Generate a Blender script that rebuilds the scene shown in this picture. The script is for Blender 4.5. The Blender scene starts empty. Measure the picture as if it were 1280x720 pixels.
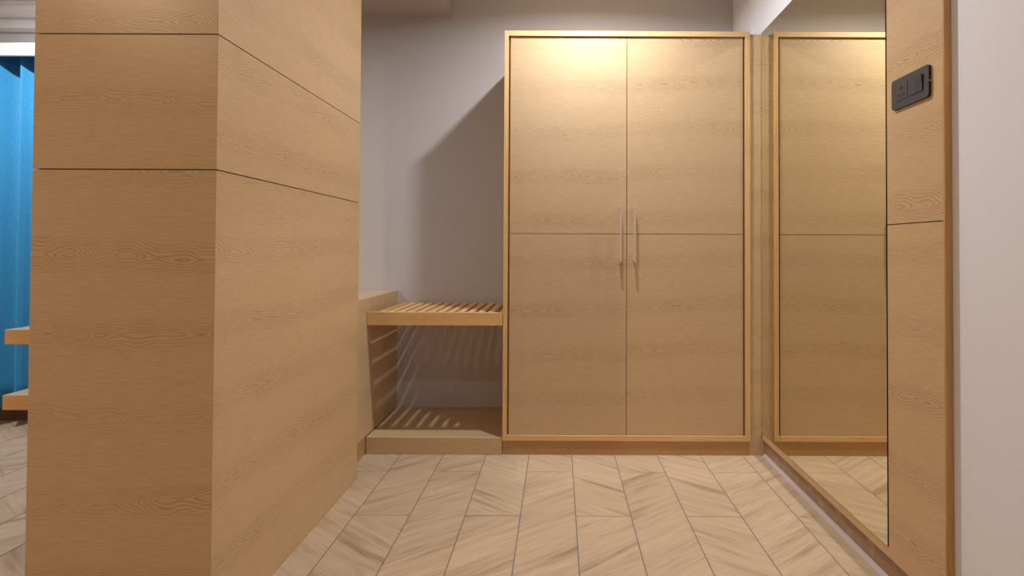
import bpy, bmesh, math, random
from mathutils import Vector, Matrix

random.seed(7)
sc = bpy.context.scene
COL = sc.collection

# ------------------------------------------------------------------ camera
F = 640.0            # focal length in pixels of the 1280 x 720 frame
H = 0.975            # eye height
cam = bpy.data.cameras.new('camera')
cam.sensor_fit = 'HORIZONTAL'
cam.sensor_width = 36.0
cam.lens = F / 1280 * 36.0
cam.shift_x = -(698 - 640) / 1280
cam.shift_y = (302 - 360) / 1280
cam.clip_start = 0.02
co = bpy.data.objects.new('camera', cam)
COL.objects.link(co)
co.matrix_world = (Matrix.Translation((0, 0, H)) @ Matrix.Rotation(math.pi / 2 + 0.0142, 4, 'X')
                   @ Matrix.Rotation(0.0044, 4, 'Z'))
sc.camera = co

# ------------------------------------------------------------------ node helpers
def new_mat(name):
    m = bpy.data.materials.new(name)
    m.use_nodes = True
    nt = m.node_tree
    return m, nt, nt.nodes['Principled BSDF']

class G:
    """small wrapper that chains nodes"""
    def __init__(self, nt): self.nt = nt
    def node(self, t, **kw):
        n = self.nt.nodes.new(t)
        for k, v in kw.items(): setattr(n, k, v)
        return n
    def put(self, sock, v):
        if isinstance(v, bpy.types.NodeSocket): self.nt.links.new(v, sock)
        else: sock.default_value = v
    def m(self, op, a, b=0.0, c=0.0):
        n = self.node('ShaderNodeMath', operation=op)
        self.put(n.inputs[0], a); self.put(n.inputs[1], b); self.put(n.inputs[2], c)
        return n.outputs[0]
    def vec(self, x, y, z=0.0):
        n = self.node('ShaderNodeCombineXYZ')
        self.put(n.inputs[0], x); self.put(n.inputs[1], y); self.put(n.inputs[2], z)
        return n.outputs[0]
    def noise(self, v, scale=1.0, detail=2.0, rough=0.5):
        n = self.node('ShaderNodeTexNoise')
        self.put(n.inputs['Vector'], v)
        n.inputs['Scale'].default_value = scale
        n.inputs['Detail'].default_value = detail
        n.inputs['Roughness'].default_value = rough
        return n.outputs['Fac']
    def rng(self, v, a, b, c=0.0, d=1.0, smooth=False):
        n = self.node('ShaderNodeMapRange')
        if smooth: n.interpolation_type = 'SMOOTHSTEP'
        self.put(n.inputs[0], v)
        for i, q in enumerate((a, b, c, d)): n.inputs[i + 1].default_value = q
        return n.outputs[0]
    def mix(self, f, a, b):
        n = self.node('ShaderNodeMix', data_type='RGBA')
        self.put(n.inputs[0], f); self.put(n.inputs[6], a); self.put(n.inputs[7], b)
        return n.outputs[2]

def lin(r, g, b):
    def f(c):
        c /= 255.0
        return c / 12.92 if c <= 0.04045 else ((c + 0.055) / 1.055) ** 2.4
    return (f(r), f(g), f(b), 1.0)

def uv_split(g):
    t = g.node('ShaderNodeUVMap', uv_map='UVMap')
    s = g.node('ShaderNodeSeparateXYZ')
    g.nt.links.new(t.outputs[0], s.inputs[0])
    return s.outputs[0], s.outputs[1]

def veneer(name, base, dark, pitch=0.212, ring=0.0115, rough=0.36, strength=1.0):
    """flat-sawn oak veneer: straight grain with bands of cathedral figure"""
    m, nt, bs = new_mat(name)
    g = G(nt)
    u, v = uv_split(g)
    wob = g.noise(g.vec(g.m('MULTIPLY', u, 2.2), g.m('MULTIPLY', v, 3.0)), 1.0, 1.0)
    vw = g.m('ADD', v, g.m('MULTIPLY', g.m('SUBTRACT', wob, 0.5), 0.07))
    cell = g.m('DIVIDE', vw, pitch)
    fl = g.m('FLOOR', cell)
    s = g.m('MULTIPLY', g.m('SUBTRACT', g.m('SUBTRACT', cell, fl), 0.5), pitch)
    # ring radius: V shaped where the leaf passes over the heart
    gu = g.noise(g.vec(g.m('ADD', g.m('MULTIPLY', u, 3.2), g.m('MULTIPLY', fl, 7.3)), g.m('ADD', g.m('MULTIPLY', fl, 3.1), g.m('MULTIPLY', v, 1.2))), 1.0, 2.0)
    # the heart climbs slowly along each leaf, alternately left and right, so the figure points one way
    alt = g.m('SUBTRACT', g.m('MULTIPLY', g.m('FRACT', g.m('MULTIPLY', g.m('ADD', fl, 40.0), 0.5)), 4.0), 1.0)
    gm = g.m('ADD', g.m('MULTIPLY', gu, 0.36), g.m('MULTIPLY', g.m('MULTIPLY', u, alt), 0.24))
    r = g.m('ADD', gm, g.m('SQRT', g.m('ADD', g.m('MULTIPLY', g.m('MULTIPLY', s, s), 2.0), 0.00003)))
    jit = g.noise(g.vec(g.m('MULTIPLY', u, 13.0), g.m('MULTIPLY', v, 36.0)), 1.0, 2.0)
    ph = g.m('ADD', g.m('DIVIDE', r, ring), g.m('MULTIPLY', jit, 1.5))
    tri = g.m('ABSOLUTE', g.m('SUBTRACT', g.m('FRACT', ph), 0.5))
    line = g.rng(tri, 0.24, 0.02, 0.0, 1.0, True)
    asb = g.m('ABSOLUTE', s)
    fade = g.rng(asb, 0.05, 0.022, 0.04, 1.0, True)
    patch = g.rng(g.noise(g.vec(g.m('MULTIPLY', u, 3.0), g.m('MULTIPLY', fl, 5.7)), 1.0, 1.0), 0.32, 0.6, 0.3, 1.0)
    line = g.m('MULTIPLY', g.m('MULTIPLY', line, fade), patch)
    # fine straight pores
    fine = g.noise(g.vec(g.m('MULTIPLY', u, 20.0), g.m('MULTIPLY', v, 420.0)), 1.0, 2.0, 0.6)
    fine2 = g.noise(g.vec(g.m('MULTIPLY', u, 2.0), g.m('MULTIPLY', v, 150.0)), 1.0, 2.0, 0.6)
    tone = g.m('ADD', g.m('MULTIPLY', g.rng(fine, 0.35, 0.65), 0.27), g.m('MULTIPLY', g.rng(fine2, 0.3, 0.7), 0.05))
    tone = g.m('ADD', tone, g.m('MULTIPLY', line, 0.48))
    tone = g.m('MULTIPLY', tone, strength)
    c = g.mix(tone, base, dark)
    nt.links.new(c, bs.inputs['Base Color'])
    bs.inputs['Roughness'].default_value = rough
    bs.inputs['Specular IOR Level'].default_value = 0.5
    b = g.node('ShaderNodeBump'); b.inputs['Strength'].default_value = 0.06; b.inputs['Distance'].default_value = 0.002
    nt.links.new(tone, b.inputs['Height']); nt.links.new(b.outputs[0], bs.inputs['Normal'])
    return m

def solid_wood(name, base, dark, rough=0.45):
    m, nt, bs = new_mat(name)
    g = G(nt)
    u, v = uv_split(g)
    wob = g.noise(g.vec(g.m('MULTIPLY', u, 3.0), g.m('MULTIPLY', v, 14.0)), 1.0, 2.0)
    a = g.noise(g.vec(g.m('MULTIPLY', u, 2.5), g.m('ADD', g.m('MULTIPLY', v, 90.0), g.m('MULTIPLY', wob, 5.0))), 1.0, 2.0)
    f = g.noise(g.vec(g.m('MULTIPLY', u, 12.0), g.m('MULTIPLY', v, 600.0)), 1.0, 1.0)
    t = g.m('ADD', g.m('MULTIPLY', g.rng(a, 0.3, 0.7), 0.55), g.m('MULTIPLY', g.rng(f, 0.3, 0.7), 0.3))
    nt.links.new(g.mix(t, base, dark), bs.inputs['Base Color'])
    bs.inputs['Roughness'].default_value = rough
    bs.inputs['Specular IOR Level'].default_value = 0.35
    return m

def paint(name, col, rough=0.75, var=0.06):
    m, nt, bs = new_mat(name)
    g = G(nt)
    tc = g.node('ShaderNodeTexCoord')
    n = g.noise(tc.outputs['Object'], 2.2, 3.0)
    d = tuple(c * (1 - var) for c in col[:3]) + (1.0,)
    nt.links.new(g.mix(n, col, d), bs.inputs['Base Color'])
    fn = g.noise(tc.outputs['Object'], 160.0, 2.0)
    b = g.node('ShaderNodeBump'); b.inputs['Strength'].default_value = 0.05; b.inputs['Distance'].default_value = 0.002
    nt.links.new(fn, b.inputs['Height']); nt.links.new(b.outputs[0], bs.inputs['Normal'])
    bs.inputs['Roughness'].default_value = rough
    bs.inputs['Specular IOR Level'].default_value = 0.25
    return m

def plain(name, col, rough=0.5, metal=0.0, spec=0.5):
    m, nt, bs = new_mat(name)
    g = G(nt)
    tc = g.node('ShaderNodeTexCoord')
    n = g.noise(tc.outputs['Object'], 40.0, 2.0)
    nt.links.new(g.mix(n, col, tuple(c * 0.93 for c in col[:3]) + (1.0,)), bs.inputs['Base Color'])
    bs.inputs['Roughness'].default_value = rough
    bs.inputs['Metallic'].default_value = metal
    bs.inputs['Specular IOR Level'].default_value = spec
    return m

OAK = veneer('oak_veneer', lin(205, 177, 139), lin(148, 116, 77))
OAK_WARM = veneer('oak_veneer_partition', lin(206, 175, 134), lin(148, 115, 77), pitch=0.2, ring=0.0105)
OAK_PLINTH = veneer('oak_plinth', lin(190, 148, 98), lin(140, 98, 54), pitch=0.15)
TRIM = solid_wood('oak_trim', lin(226, 190, 136), lin(202, 158, 102))
TRIM_DARK = solid_wood('varnished_edge', lin(206, 164, 106), lin(168, 124, 72))
SLAT = solid_wood('pale_slat_wood', lin(224, 186, 136), lin(196, 150, 98))
WALL = paint('beige_wall_paint', lin(199, 194, 192))
WALLW = paint('white_wall_paint', lin(231, 230, 235))
CEIL = paint('ceiling_paint', lin(228, 224, 222))
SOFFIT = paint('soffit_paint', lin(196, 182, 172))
PLASTER = paint('bare_plaster', lin(196, 166, 140))
MDF = plain('dark_liner', lin(120, 76, 36), 0.6)
LINER = plain('brown_liner', lin(188, 134, 78), 0.6)
GROUT = plain('grey_grout', lin(112, 108, 106), 0.9)
SKIRT = veneer('dark_skirting', lin(160, 128, 102), lin(122, 92, 68), pitch=0.15)
SKIRT_DARK = solid_wood('brown_skirting', lin(96, 70, 48), lin(66, 46, 30))
_nt = SKIRT.node_tree; _g = G(_nt); _b = _nt.nodes['Principled BSDF']
_old = _b.inputs['Base Color'].links[0].from_socket
_tc = _g.node('ShaderNodeTexCoord')
_d = _g.rng(_g.noise(_tc.outputs['Object'], 26.0, 4.0, 0.65), 0.52, 0.78)
_nt.links.new(_g.mix(_g.m('MULTIPLY', _d, 0.7), _old, lin(190, 178, 168)), _b.inputs['Base Color'])
SEAL = paint('dusty_sealant', lin(186, 176, 170))
STEEL = plain('rose_steel', lin(222, 202, 186), 0.38, 0.45)
BLACK = plain('black_hole', lin(14, 14, 16), 0.6)
SLATE = plain('slate_plastic', lin(55, 57, 68), 0.42)
SLATE_D = plain('slate_plastic_edge', lin(34, 34, 38), 0.35)
WHITE = plain('white_lacquer', lin(238, 238, 236), 0.4)

# mirror glass: slightly green-gold silvering
MIRROR, _nt, _b = new_mat('mirror_silver')
_g = G(_nt)
_tc = _g.node('ShaderNodeTexCoord')
_n = _g.noise(_tc.outputs['Object'], 1.5, 1.0)
_nt.links.new(_g.mix(_n, (0.86, 0.83, 0.70, 1), (0.84, 0.81, 0.68, 1)), _b.inputs['Base Color'])
_b.inputs['Metallic'].default_value = 1.0
_b.inputs['Roughness'].default_value = 0.0

# floor tiles with a wood print
FLOOR, _nt, _b = new_mat('wood_print_tile')
_g = G(_nt)
u, v = uv_split(_g)
at = _g.node('ShaderNodeAttribute', attribute_name='tone')
wob = _g.noise(_g.vec(_g.m('MULTIPLY', u, 4.0), _g.m('MULTIPLY', v, 9.0)), 1.0, 2.0)
a = _g.noise(_g.vec(_g.m('MULTIPLY', u, 3.0), _g.m('ADD', _g.m('MULTIPLY', v, 42.0), _g.m('MULTIPLY', wob, 0.7))), 1.0, 3.0, 0.6)
f = _g.noise(_g.vec(_g.m('MULTIPLY', u, 9.0), _g.m('MULTIPLY', v, 230.0)), 1.0, 2.0, 0.6)
big = _g.noise(_g.vec(_g.m('MULTIPLY', u, 2.0), _g.m('MULTIPLY', v, 7.0)), 1.0, 1.0)
st = _g.noise(_g.vec(_g.m('MULTIPLY', u, 1.6), _g.m('ADD', _g.m('MULTIPLY', v, 17.0), _g.m('MULTIPLY', wob, 0.5))), 1.0, 2.0, 0.6)
t = _g.m('ADD', _g.m('MULTIPLY', _g.rng(a, 0.36, 0.72), 0.26), _g.m('MULTIPLY', _g.rng(f, 0.32, 0.68), 0.28))
t = _g.m('ADD', t, _g.m('MULTIPLY', _g.rng(st, 0.54, 0.74), 0.5))
t = _g.m('ADD', t, _g.m('MULTIPLY', at.outputs['Fac'], 0.12))
t = _g.m('ADD', t, _g.m('MULTIPLY', _g.m('SUBTRACT', big, 0.5), 0.3))
_nt.links.new(_g.mix(t, lin(203, 180, 153), lin(138, 112, 86)), _b.inputs['Base Color'])
_b.inputs['Roughness'].default_value = 0.5
_b.inputs['Specular IOR Level'].default_value = 0.3

# curtain cloth
CLOTH, _nt, _b = new_mat('blue_curtain_cloth')
_g = G(_nt)
_tc = _g.node('ShaderNodeTexCoord')
_mp = _g.node('ShaderNodeMapping'); _mp.inputs['Scale'].default_value = (300, 300, 40)
_nt.links.new(_tc.outputs['Object'], _mp.inputs[0])
_n = _g.noise(_mp.outputs[0], 1.0, 2.0)
_nt.links.new(_g.mix(_n, lin(64, 164, 212), lin(34, 130, 186)), _b.inputs['Base Color'])
_b.inputs['Roughness'].default_value = 0.7
_b.inputs['Sheen Weight'].default_value = 0.2

# ------------------------------------------------------------------ mesh helpers
WLOC = {}

def thing(name, label, cat, loc, group=None):
    o = bpy.data.objects.new(name, None)
    o.empty_display_size = 0.05
    COL.objects.link(o)
    o.location = loc
    WLOC[o.name] = Vector(loc)
    o['label'] = label; o['category'] = cat
    if group: o['group'] = group
    return o

def tag(o, label, cat, group=None):
    o['label'] = label; o['category'] = cat
    if group: o['group'] = group
    return o

def struct(o):
    o['kind'] = 'structure'
    return o

def add_box(bm, x0, x1, y0, y1, z0, z1, mi=0, bevel=0.0):
    vs = [bm.verts.new((x, y, z)) for x in (x0, x1) for y in (y0, y1) for z in (z0, z1)]
    q = [(0, 1, 3, 2), (4, 6, 7, 5), (0, 4, 5, 1), (2, 3, 7, 6), (0, 2, 6, 4), (1, 5, 7, 3)]
    fs = [bm.faces.new([vs[i] for i in f]) for f in q]
    for f in fs: f.material_index = mi
    if bevel > 0:
        es = set(e for f in fs for e in f.edges)
        r = bmesh.ops.bevel(bm, geom=list(es), offset=bevel, segments=2, profile=0.7, affect='EDGES', clamp_overlap=True)
        for f in r['faces']: f.material_index = mi
    return fs

def add_prism(bm, pts, axis, d0, d1, mi=0):
    """extrude a 2-D outline along an axis"""
    def p(a, b, d):
        return {'x': (d, a, b), 'y': (a, d, b), 'z': (a, b, d)}[axis]
    lo = [bm.verts.new(p(a, b, d0)) for a, b in pts]
    hi = [bm.verts.new(p(a, b, d1)) for a, b in pts]
    n = len(pts)
    fs = [bm.faces.new(lo), bm.faces.new(hi[::-1])]
    for i in range(n):
        fs.append(bm.faces.new((lo[i], hi[i], hi[(i + 1) % n], lo[(i + 1) % n])))
    for f in fs: f.material_index = mi
    return fs

def rounded(a0, a1, b0, b1, r, n=5):
    pts = []
    for cx, cy, st in ((a1 - r, b1 - r, 0), (a0 + r, b1 - r, 90), (a0 + r, b0 + r, 180), (a1 - r, b0 + r, 270)):
        for i in range(n + 1):
            t = math.radians(st + 90 * i / n)
            pts.append((cx + r * math.cos(t), cy + r * math.sin(t)))
    return pts

def build(name, bm, mats, parent=None, grain='x', off=None, smooth=False, origin=None):
    """link a bmesh given in world coordinates as one object; UVs in metres, u along the grain"""
    bmesh.ops.recalc_face_normals(bm, faces=bm.faces[:])
    uvl = bm.loops.layers.uv.get('UVMap') or bm.loops.layers.uv.new('UVMap')
    if grain:
        ou, ov = off if off else (random.uniform(0, 20), random.uniform(0, 20))
        gi = 'xyz'.index(grain)
        for f in bm.faces:
            n = f.normal
            k = max(range(3), key=lambda i: abs(n[i]))
            ax = [i for i in range(3) if i != k]
            if gi in ax: ua = gi; va = [i for i in ax if i != gi][0]
            else: ua, va = ax
            for l in f.loops:
                c = l.vert.co
                l[uvl].uv = (c[ua] + ou, c[va] + ov + 0.37 * k)
    if smooth:
        for f in bm.faces: f.smooth = True
    if parent is not None: org = WLOC[parent.name]
    elif origin is not None: org = Vector(origin)
    else:
        xs = [v.co for v in bm.verts]
        org = Vector((sum(c.x for c in xs) / len(xs), sum(c.y for c in xs) / len(xs), min(c.z for c in xs)))
    base = org
    if parent is not None:
        xs = [v.co for v in bm.verts]
        base = Vector((sum(c.x for c in xs) / len(xs), sum(c.y for c in xs) / len(xs), min(c.z for c in xs)))
    bmesh.ops.translate(bm, verts=bm.verts[:], vec=-base)
    me = bpy.data.meshes.new(name)
    bm.to_mesh(me); bm.free()
    for m in (mats if isinstance(mats, (list, tuple)) else [mats]): me.materials.append(m)
    o = bpy.data.objects.new(name, me)
    COL.objects.link(o)
    if parent is not None:
        o.parent = parent
        o.location = base - org
    else:
        o.location = base
    WLOC[o.name] = base
    return o

def box(name, x0, x1, y0, y1, z0, z1, mat, parent=None, grain='x', bevel=0.0, off=None):
    bm = bmesh.new()
    add_box(bm, x0, x1, y0, y1, z0, z1, 0, bevel)
    return build(name, bm, mat, parent, grain, off)

# ------------------------------------------------------------------ room shell
XL, XR, YB, YR = -3.7, 0.990, 2.9, -3.2
ZC = 2.46
struct(box('wall_back', XL - 0.1, XR + 0.1, YB, YB + 0.1, 0, ZC + 0.1, WALL))
struct(box('wall_right', XR, XR + 0.1, YR, YB, 0, ZC + 0.1, WALLW))
struct(box('wall_left', XL - 0.1, XL, YR, YB, 0, ZC + 0.1, WALLW))
struct(box('wall_front', XL - 0.1, XR + 0.1, YR - 0.1, YR, 0, ZC + 0.1, WALLW))
struct(box('ceiling', XL, XR, YR, YB, ZC, ZC + 0.1, CEIL))
# lowered soffit over the left side
struct(box('trim_1', XL, -0.616, 0.9, YB, 2.30, ZC, SOFFIT))
# stepped cornice above the curtain
bm = bmesh.new()
add_prism(bm, [(2.9, 2.195), (2.84, 2.195), (2.84, 2.25), (2.725, 2.25), (2.725, 2.272), (2.70, 2.272), (2.70, 2.2995), (2.9, 2.2995)], 'x', XL + 0.001, -1.9)
struct(build('trim_2', bm, CEIL))
struct(box('baseboard_back', XL, -1.9, 2.884, 2.9, 0.0, 0.085, SKIRT_DARK, bevel=0.002))

# floor: grouted tiles, each printed with slanting boards
def clip(poly, nx, ny, d):
    """keep the side where nx*x + ny*y <= d"""
    out = []
    for i in range(len(poly)):
        a, b = poly[i], poly[(i + 1) % len(poly)]
        fa, fb = nx * a[0] + ny * a[1] - d, nx * b[0] + ny * b[1] - d
        if fa <= 0: out.append(a)
        if (fa < 0 < fb) or (fb < 0 < fa):
            t = fa / (fa - fb)
            out.append((a[0] + t * (b[0] - a[0]), a[1] + t * (b[1] - a[1])))
    return out

bm = bmesh.new()
add_box(bm, XL, XR, YR, YB, -0.1, -0.0012, 1)
uvl = bm.loops.layers.uv.new('UVMap')
tl = bm.faces.layers.float.new('tone')
PITCH, X0, LEN = 0.202, 0.0675, 1.2
known = {  # slant of the print seen in the photograph: (column, row) -> +1 rising to the right
    (-2, 1): -1, (-2, 0): 1, (-1, 1): -1, (-1, 0): 1, (0, 1): -1, (0, 0): 1, (1, 1): -1, (1, 0): 1,
    (2, 1): -1, (2, 0): -1, (3, 1): 1, (3, 0): 1, (4, 1): 1, (4, 0): -1, (-3, 1): 1, (-3, 0): 1,
    (-4, 1): 1, (-4, 0): -1, (-5, 1): -1, (-5, 0): -1}
ANG = math.radians(35)
for k in range(-20, 6):
    yj = 2.253 if k % 2 else 1.883
    for row in range(-4, 2):
        y0, y1 = yj + (row - 1) * LEN + LEN * 0, yj + row * LEN
        y0, y1 = yj + (row - 1) * LEN, yj + row * LEN
        xa, xb = X0 + k * PITCH + 0.0016, X0 + (k + 1) * PITCH - 0.0016
        xa, xb = max(xa, XL), min(xb, XR)
        y0, y1 = max(y0 + 0.0011, YR), min(y1 - 0.0011, YB)
        if xb - xa < 0.005 or y1 - y0 < 0.005: continue
        s = known.get((k, row), random.choice((1, -1)))
        ang = ANG * s
        cu, su = math.cos(ang), math.sin(ang)
        ou, ov = random.uniform(0, 50), random.uniform(0, 50)
        tile = [(xa, y0), (xb, y0), (xb, y1), (xa, y1)]
        vs = [-p[0] * su + p[1] * cu for p in tile]
        t0 = min(vs) - random.uniform(0, 0.1)
        tb = random.uniform(-0.1, 0.1)
        while t0 < max(vs):
            w = random.uniform(0.07, 0.12)
            p = clip(clip(tile, -su, cu, t0 + w), su, -cu, -t0)
            tone = random.uniform(0, 1) + tb
            bo = random.uniform(0, 9)
            t0 += w
            if len(p) < 3: continue
            f = bm.faces.new([bm.verts.new((a, b, 0.0)) for a, b in p])
            f[tl] = tone
            for l in f.loops:
                c = l.vert.co
                l[uvl].uv = (c.x * cu + c.y * su + ou + bo, -c.x * su + c.y * cu + ov)
struct(build('floor', bm, [FLOOR, GROUT], None, None, origin=(0, 0, 0)))

# ------------------------------------------------------------------ wood clad partition at the left
PX0, PX1, PY0, PY1 = -1.302, -0.847, 1.272, 2.176
p = thing('partition', 'oak veneered partition column standing left of the passage, panels divided by thin seams', 'partition',
          ((PX0 + PX1) / 2, (PY0 + PY1) / 2, 0))
box('core', PX0 + 0.004, PX1 - 0.004, PY0 + 0.004, PY1 - 0.004, 0.0, 2.299, MDF, p)
t = 0.004
segs = [(0.001, 1.1655), (1.1685, 1.5025), (1.5055, 2.299)]
for z0, z1 in segs:
    bm = bmesh.new(); add_box(bm, PX0, PX1 - 0.0005, PY0 - 0.008, PY0 + t, z0, z1, 0, 0.0008)
    build('front_panel', bm, OAK_WARM, p, 'x')
    bm = bmesh.new(); add_box(bm, PX1 - t, PX1, PY0 - 0.0075, PY1, z0, z1, 0, 0.0008)
    build('side_panel', bm, OAK_WARM, p, 'y')

# two shelves fixed on the far side of the partition
for nm, zt, lab in (('upper', 0.732, 'upper of the two oak shelf boards left of the partition, before the curtain'),
                    ('lower', 0.541, 'lower of the two oak shelf boards left of the partition, near the curtain hem')):
    s = thing('wall_shelf', lab, 'shelf', (-1.46, 1.75, zt - 0.043), 'shelf boards left of the partition')
    x0 = -1.617 if nm == 'upper' else -1.620
    box('board', x0 + 0.002, PX0 - 0.001, 1.512, 1.98, zt - 0.042, zt, OAK, s, 'x')
    box('edge_band', x0, PX0 - 0.001, 1.50, 1.512, zt - 0.043, zt, TRIM, s, 'x', 0.0015)

# low wood clad ledge behind the partition
LX = -0.908
l = thing('ledge', 'low oak clad ledge against the back wall, between partition and slatted rack', 'ledge', (-1.1, 2.54, 0))
ys = [2.182, 2.508, 2.511, 2.676, 2.679, 2.898]
box('carcass', -1.295, LX - 0.004, 2.186, 2.897, 0.0, 0.72, MDF, l)
for a, b in ((0, 1), (2, 3), (4, 5)):
    box('side_panel', LX - 0.004, LX, ys[a], ys[b], 0.083, 0.7365, OAK, l, 'y')
box('top_panel', -1.295, LX - 0.004, 2.182, 2.898, 0.72, 0.7368, OAK, l, 'y', 0.0008)
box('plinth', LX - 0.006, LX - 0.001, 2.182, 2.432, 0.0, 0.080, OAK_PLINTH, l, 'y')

# ------------------------------------------------------------------ slatted luggage rack and its base
BX0, BX1 = -0.906, -0.263
r = thing('luggage_rack', 'slatted pale wood luggage rack fixed between ledge and wardrobe', 'luggage rack', (-0.585, 2.66, 0.609))
bm = bmesh.new(); add_box(bm, BX0, BX1 - 0.019, 2.434, 2.456, 0.609, 0.671, 0, 0.0015)
build('front_rail', bm, TRIM, r, 'x')
bm = bmesh.new(); add_box(bm, BX1 - 0.0185, BX1, 2.4345, 2.895, 0.609, 0.6705, 0, 0.0012)
build('side_rail', bm, TRIM, r, 'y')
box('back_rail', BX0, BX1 - 0.019, 2.868, 2.890, 0.635, 0.671, SLAT, r, 'x', 0.001)
src = None
for k in range(13):
    xc = -0.3215 - k * 0.0483
    if src is None:
        bm = bmesh.new(); add_box(bm, xc - 0.0145, xc + 0.0145, 2.456, 2.868, 0.645, 0.671, 0, 0.0015)
        src = build('slat', bm, SLAT, r, 'y'); x0s = src.location.x
    elif xc - 0.0145 > BX0:
        c = src.copy(); c.location.x = x0s - k * 0.0483
        c.data = src.data.copy()
        du = random.uniform(0, 9)
        for d in c.data.uv_layers['UVMap'].data: d.uv = (d.uv[0] + du, d.uv[1] + du)
        COL.objects.link(c); c.parent = r
b = thing('platform', 'low oak platform on the floor under the slatted rack', 'platform', (-0.585, 2.66, 0))
box('front_board', BX0, BX1, 2.434, 2.452, 0.001, 0.0795, OAK, b, 'x', 0.0008)
box('top_board', BX0 - 0.0, BX1, 2.4525, 2.897, 0.060, 0.0795, OAK, b, 'x', 0.0008)
box('frame', BX0 + 0.004, BX1 - 0.004, 2.453, 2.895, 0.0, 0.0598, MDF, b, 'x')

# ------------------------------------------------------------------ wardrobe
WX0, WX1, WY = -0.261, 0.911, 2.432
WT, WB = 2.017, 0.068
w = thing('wardrobe', 'tall two door oak wardrobe with pale framed edge against the back wall', 'wardrobe', (0.325, 2.66, 0))
bm = bmesh.new()
add_box(bm, WX0 + 0.002, WX0 + 0.02, WY + 0.018, 2.897, 0.0, WT - 0.004)
add_box(bm, WX1 - 0.02, WX1 - 0.002, WY + 0.018, 2.897, 0.0, WT - 0.004)
add_box(bm, WX0 + 0.02, WX1 - 0.02, WY + 0.018, 2.897, WT - 0.024, WT - 0.004)
add_box(bm, WX0 + 0.02, WX1 - 0.02, 2.885, 2.897, 0.05, WT - 0.024)
build('carcass', bm, OAK, w, 'z')
box('liner', WX0 + 0.02, WX1 - 0.02, WY + 0.0225, WY + 0.030, WB + 0.01, WT - 0.02, LINER, w, 'z')
# front frame
bm = bmesh.new()
fo, fi = 0.0205, 0.022
def mitre(pts): add_prism(bm, pts, 'y', WY, WY + 0.018)
x0, x1, z0, z1 = WX0, WX1, WB, WT
xi0, xi1, zi0, zi1 = WX0 + 0.020, WX1 - 0.022, WB + 0.024, WT - 0.024
build('frame_rail', (lambda m: (add_prism(m, [(x0, z1), (x1, z1), (xi1, zi1), (xi0, zi1)], 'y', WY, WY + 0.018), m)[1])(bmesh.new()), TRIM, w, 'x')
build('frame_rail', (lambda m: (add_prism(m, [(x0, z0), (x1, z0), (xi1, zi0), (xi0, zi0)], 'y', WY, WY + 0.018), m)[1])(bmesh.new()), TRIM, w, 'x')
build('frame_stile', (lambda m: (add_prism(m, [(x0, z0), (x0, z1), (xi0, zi1), (xi0, zi0)], 'y', WY, WY + 0.018), m)[1])(bmesh.new()), TRIM, w, 'z')
build('frame_stile', (lambda m: (add_prism(m, [(x1, z0), (x1, z1), (xi1, zi1), (xi1, zi0)], 'y', WY, WY + 0.018), m)[1])(bmesh.new()), TRIM, w, 'z')
bm.free()
def door(xa, xb, hx):
    m = bmesh.new()
    zs = 1.047
    add_box(m, xa, xb, WY + 0.008, WY + 0.020, WB + 0.0255, zs - 0.0013, 0, 0.0006)
    add_box(m, xa, xb, WY + 0.008, WY + 0.020, zs + 0.0013, WT - 0.0262, 0, 0.0006)
    add_box(m, xa, xb, WY + 0.011, WY + 0.022, WB + 0.03, WT - 0.03, 1)
    d = build('door', m, [OAK, MDF], w, 'x')
    m = bmesh.new()
    yf = WY + 0.008
    hz0, hz1 = 0.914, 1.178
    add_prism(m, rounded(hx - 0.0047, hx + 0.0047, yf - 0.031, yf - 0.023, 0.0025, 3), 'z', hz0, hz1)
    for zc in (hz0 + 0.008, hz1 - 0.008):
        add_prism(m, rounded(hx - 0.0044, hx + 0.0044, zc - 0.005, zc + 0.005, 0.002, 3), 'y', yf - 0.026, yf + 0.0002)
    h = build('handle', m, STEEL, d, None)
    return d
door(-0.232, 0.3238, 0.2945)
door(0.3266, 0.880, 0.361)
# small dark hinge block in the top of the left gap
box('hinge', -0.2405, -0.2325, WY + 0.006, WY + 0.012, 1.981, 1.992, BLACK, w, 'x')
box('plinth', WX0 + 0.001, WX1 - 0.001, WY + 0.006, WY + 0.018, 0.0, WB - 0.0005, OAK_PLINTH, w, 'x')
bm = bmesh.new()
add_box(bm, WX1 + 0.0005, 0.9678, WY + 0.010, WY + 0.026, 0.0005, WT - 0.009, 0, 0.0005)
add_box(bm, 0.9676, 0.9805, WY + 0.0101, WY + 0.0259, 0.0005, 0.0772)
build('filler_panel', bm, OAK, w, 'x')

# ------------------------------------------------------------------ right hand wall panelling, mirror, socket
q = thing('wall_panel', 'oak veneer wall panelling around the tall mirror on the right wall', 'wall panel', (0.985, 1.86, 0.078))
Y0p, Y1p = 1.2835, 2.4415
MY0, MY1 = 1.511, 2.4415
box('upper_panel', 0.970, 0.986, Y0p + 0.006, MY0 - 0.002, 1.0515, 2.013, OAK_WARM, q, 'y')
box('lower_panel', 0.970, 0.986, Y0p + 0.006, MY0 - 0.002, 0.078, 1.0485, OAK_WARM, q, 'y')
box('bottom_strip', 0.970, 0.986, MY0 - 0.002, Y1p, 0.078, 0.1065, OAK_WARM, q, 'y', 0.0006)
box('backing_board', 0.9745, 0.986, MY0 - 0.002, Y1p, 0.1066, 2.013, MDF, q, 'y')
box('batten', 0.9862, 0.9897, Y0p + 0.002, 2.43, 0.078, 2.013, PLASTER, q, 'z')
box('edge_band', 0.9695, 0.986, Y0p, Y0p + 0.0058, 0.078, 2.013, TRIM_DARK, q, 'z', 0.0006)

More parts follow.
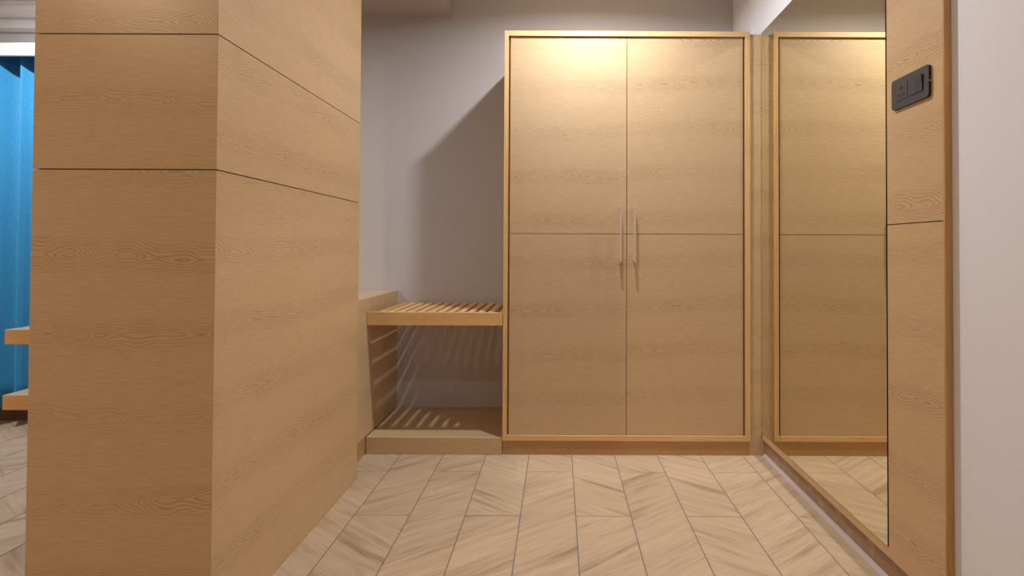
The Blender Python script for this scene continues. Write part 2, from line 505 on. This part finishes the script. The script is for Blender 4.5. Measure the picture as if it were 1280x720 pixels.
bm = bmesh.new()
fs = add_box(bm, 0.968, 0.974, MY0 + 0.001, MY1, 0.1075, 2.0135, 1)
fs[0].material_index = 0
mi = build('mirror', bm, [MIRROR, BLACK], None, None)
tag(mi, 'tall frameless mirror on the right wall beside the wardrobe', 'mirror')

bm = bmesh.new()
add_box(bm, 0.981, 0.9895, Y0p + 0.004, 2.4415, 0.0, 0.0775, 0)
add_prism(bm, [(0.9805, 0.0), (0.968, 0.0), (0.970, 0.003), (0.976, 0.008), (0.9805, 0.013)], 'y', Y0p + 0.004, 2.434, 1)
struct(build('baseboard_right', bm, [SKIRT, SEAL], None, 'y'))

k = thing('socket_plate', 'dark grey socket and switch plate on the oak panel right of the mirror', 'socket', (0.966, 1.402, 1.377))
bm = bmesh.new()
fs = add_prism(bm, rounded(1.328, 1.476, 1.377, 1.462, 0.007), 'x', 0.9625, 0.9698, 1)
fs[0].material_index = 0
bmesh.ops.bevel(bm, geom=list(fs[0].edges), offset=0.0012, segments=2, affect='EDGES')
build('plate', bm, [SLATE, SLATE_D], k, None)
bm = bmesh.new()
add_prism(bm, rounded(1.409, 1.454, 1.3975, 1.443, 0.0015, 2), 'x', 0.9615, 0.964)
so = build('socket', bm, SLATE, k, None)
so['label'] = 'three pin socket insert'
for yy, zz, rr in ((1.4315, 1.4305, 0.0056), (1.4405, 1.4115, 0.0044), (1.4225, 1.4115, 0.0044)):
    bm = bmesh.new()
    add_prism(bm, [(yy + rr * math.cos(i * math.pi / 8), zz + rr * math.sin(i * math.pi / 8)) for i in range(16)], 'x', 0.9613, 0.963)
    build('pin_hole', bm, BLACK, so, None)
box('switch_bezel', 0.9618, 0.964, 1.3475, 1.4, 1.3975, 1.443, SLATE_D, k, None)
for ya, yb, tilt in ((1.3745, 1.3985, 0.0008), (1.349, 1.3735, 0.003)):
    bm = bmesh.new()
    add_prism(bm, [(0.9632, 1.3985), (0.9606, 1.3985), (0.9606 - tilt, 1.442), (0.9632, 1.442)], 'y', ya, yb)
    build('switch_rocker', bm, SLATE, k, None)
box('screw_cap', 0.9645, 0.967, 1.3275, 1.329, 1.417, 1.4205, WHITE, k, None)

# ------------------------------------------------------------------ curtain and pelmet in the bedroom
bm = bmesh.new()
NX, NZ = 420, 14
xa, xb = -3.68, -2.0
grid = []
for i in range(NX + 1):
    t = i / NX
    x = xa + (xb - xa) * t
    colv = []
    for j in range(NZ + 1):
        z = 0.100 + (2.03 - 0.100) * j / NZ
        amp = 0.048 + 0.006 * math.sin(3 * t * 7 + 1.0)
        ph = 2 * math.pi * (x + 0.022) / 0.118 + 0.25 * math.sin(9 * t) + 0.1 * math.sin(2.0 * z + 5 * t)
        y = 2.80 + amp * math.cos(ph) + 0.006 * math.sin(2.3 * ph + z)
        colv.append(bm.verts.new((x + 0.012 * math.sin(ph), y, z)))
    grid.append(colv)
for i in range(NX):
    for j in range(NZ):
        bm.faces.new((grid[i][j], grid[i + 1][j], grid[i + 1][j + 1], grid[i][j + 1]))
cu = build('curtain', bm, CLOTH, None, None, smooth=True)
sm = cu.modifiers.new('thickness', 'SOLIDIFY'); sm.thickness = 0.002; sm.offset = 0
tag(cu, 'blue pleated curtain hanging below the white pelmet in the bedroom', 'curtain')
pe = thing('curtain_pelmet', 'white pelmet board above the blue curtain at far left', 'pelmet', (-2.84, 2.80, 1.985))
box('front_board', -3.69, -1.95, 2.70, 2.718, 1.988, 2.056, WHITE, pe, 'x', 0.002)
box('top_board', -3.69, -1.95, 2.718, 2.898, 2.036, 2.056, WHITE, pe, 'x', 0.001)

# ------------------------------------------------------------------ lights
def area(name, loc, power, radius, color=(1, 0.86, 0.72), rot=(0, 0, 0), spread=180):
    d = bpy.data.lights.new(name, 'AREA')
    d.shape = 'DISK'; d.size = radius * 2; d.energy = power; d.color = color; d.spread = math.radians(spread)
    o = bpy.data.objects.new(name, d); COL.objects.link(o); o.location = loc; o.rotation_euler = rot
    return o
area('downlight_wardrobe', (0.16, 2.078, 2.44), 22, 0.036, (0.93, 0.96, 1.0), spread=165)
area('downlight_passage', (0.0, 0.2, 2.44), 6.2, 0.05, (1, 0.96, 0.93))
area('downlight_entry', (-2.3, -0.2, 2.44), 24, 0.06, (1, 0.74, 0.47))
area('downlight_bedroom', (-2.45, 2.2, 2.29), 25, 0.04, (0.97, 0.98, 1.0))

wd = bpy.data.worlds.new('world'); sc.world = wd; wd.use_nodes = True
wd.node_tree.nodes['Background'].inputs[0].default_value = (0.9, 0.9, 1, 1)
wd.node_tree.nodes['Background'].inputs[1].default_value = 0.3

sc.view_settings.view_transform = 'Standard'
sc.view_settings.look = 'None'
sc.view_settings.gamma = 1.0
sc.view_settings.use_curve_mapping = False
sc.view_settings.exposure = 0.0
sc.cycles.use_denoising = True
sc.cycles.max_bounces = 12
sc.cycles.diffuse_bounces = 6
sc.cycles.glossy_bounces = 6
sc.cycles.caustics_reflective = True
sc.cycles.sample_clamp_indirect = 0.0
sc.cycles.blur_glossy = 0.0
sc.cycles.use_guiding = True
sc.cycles.guiding_training_samples = 64
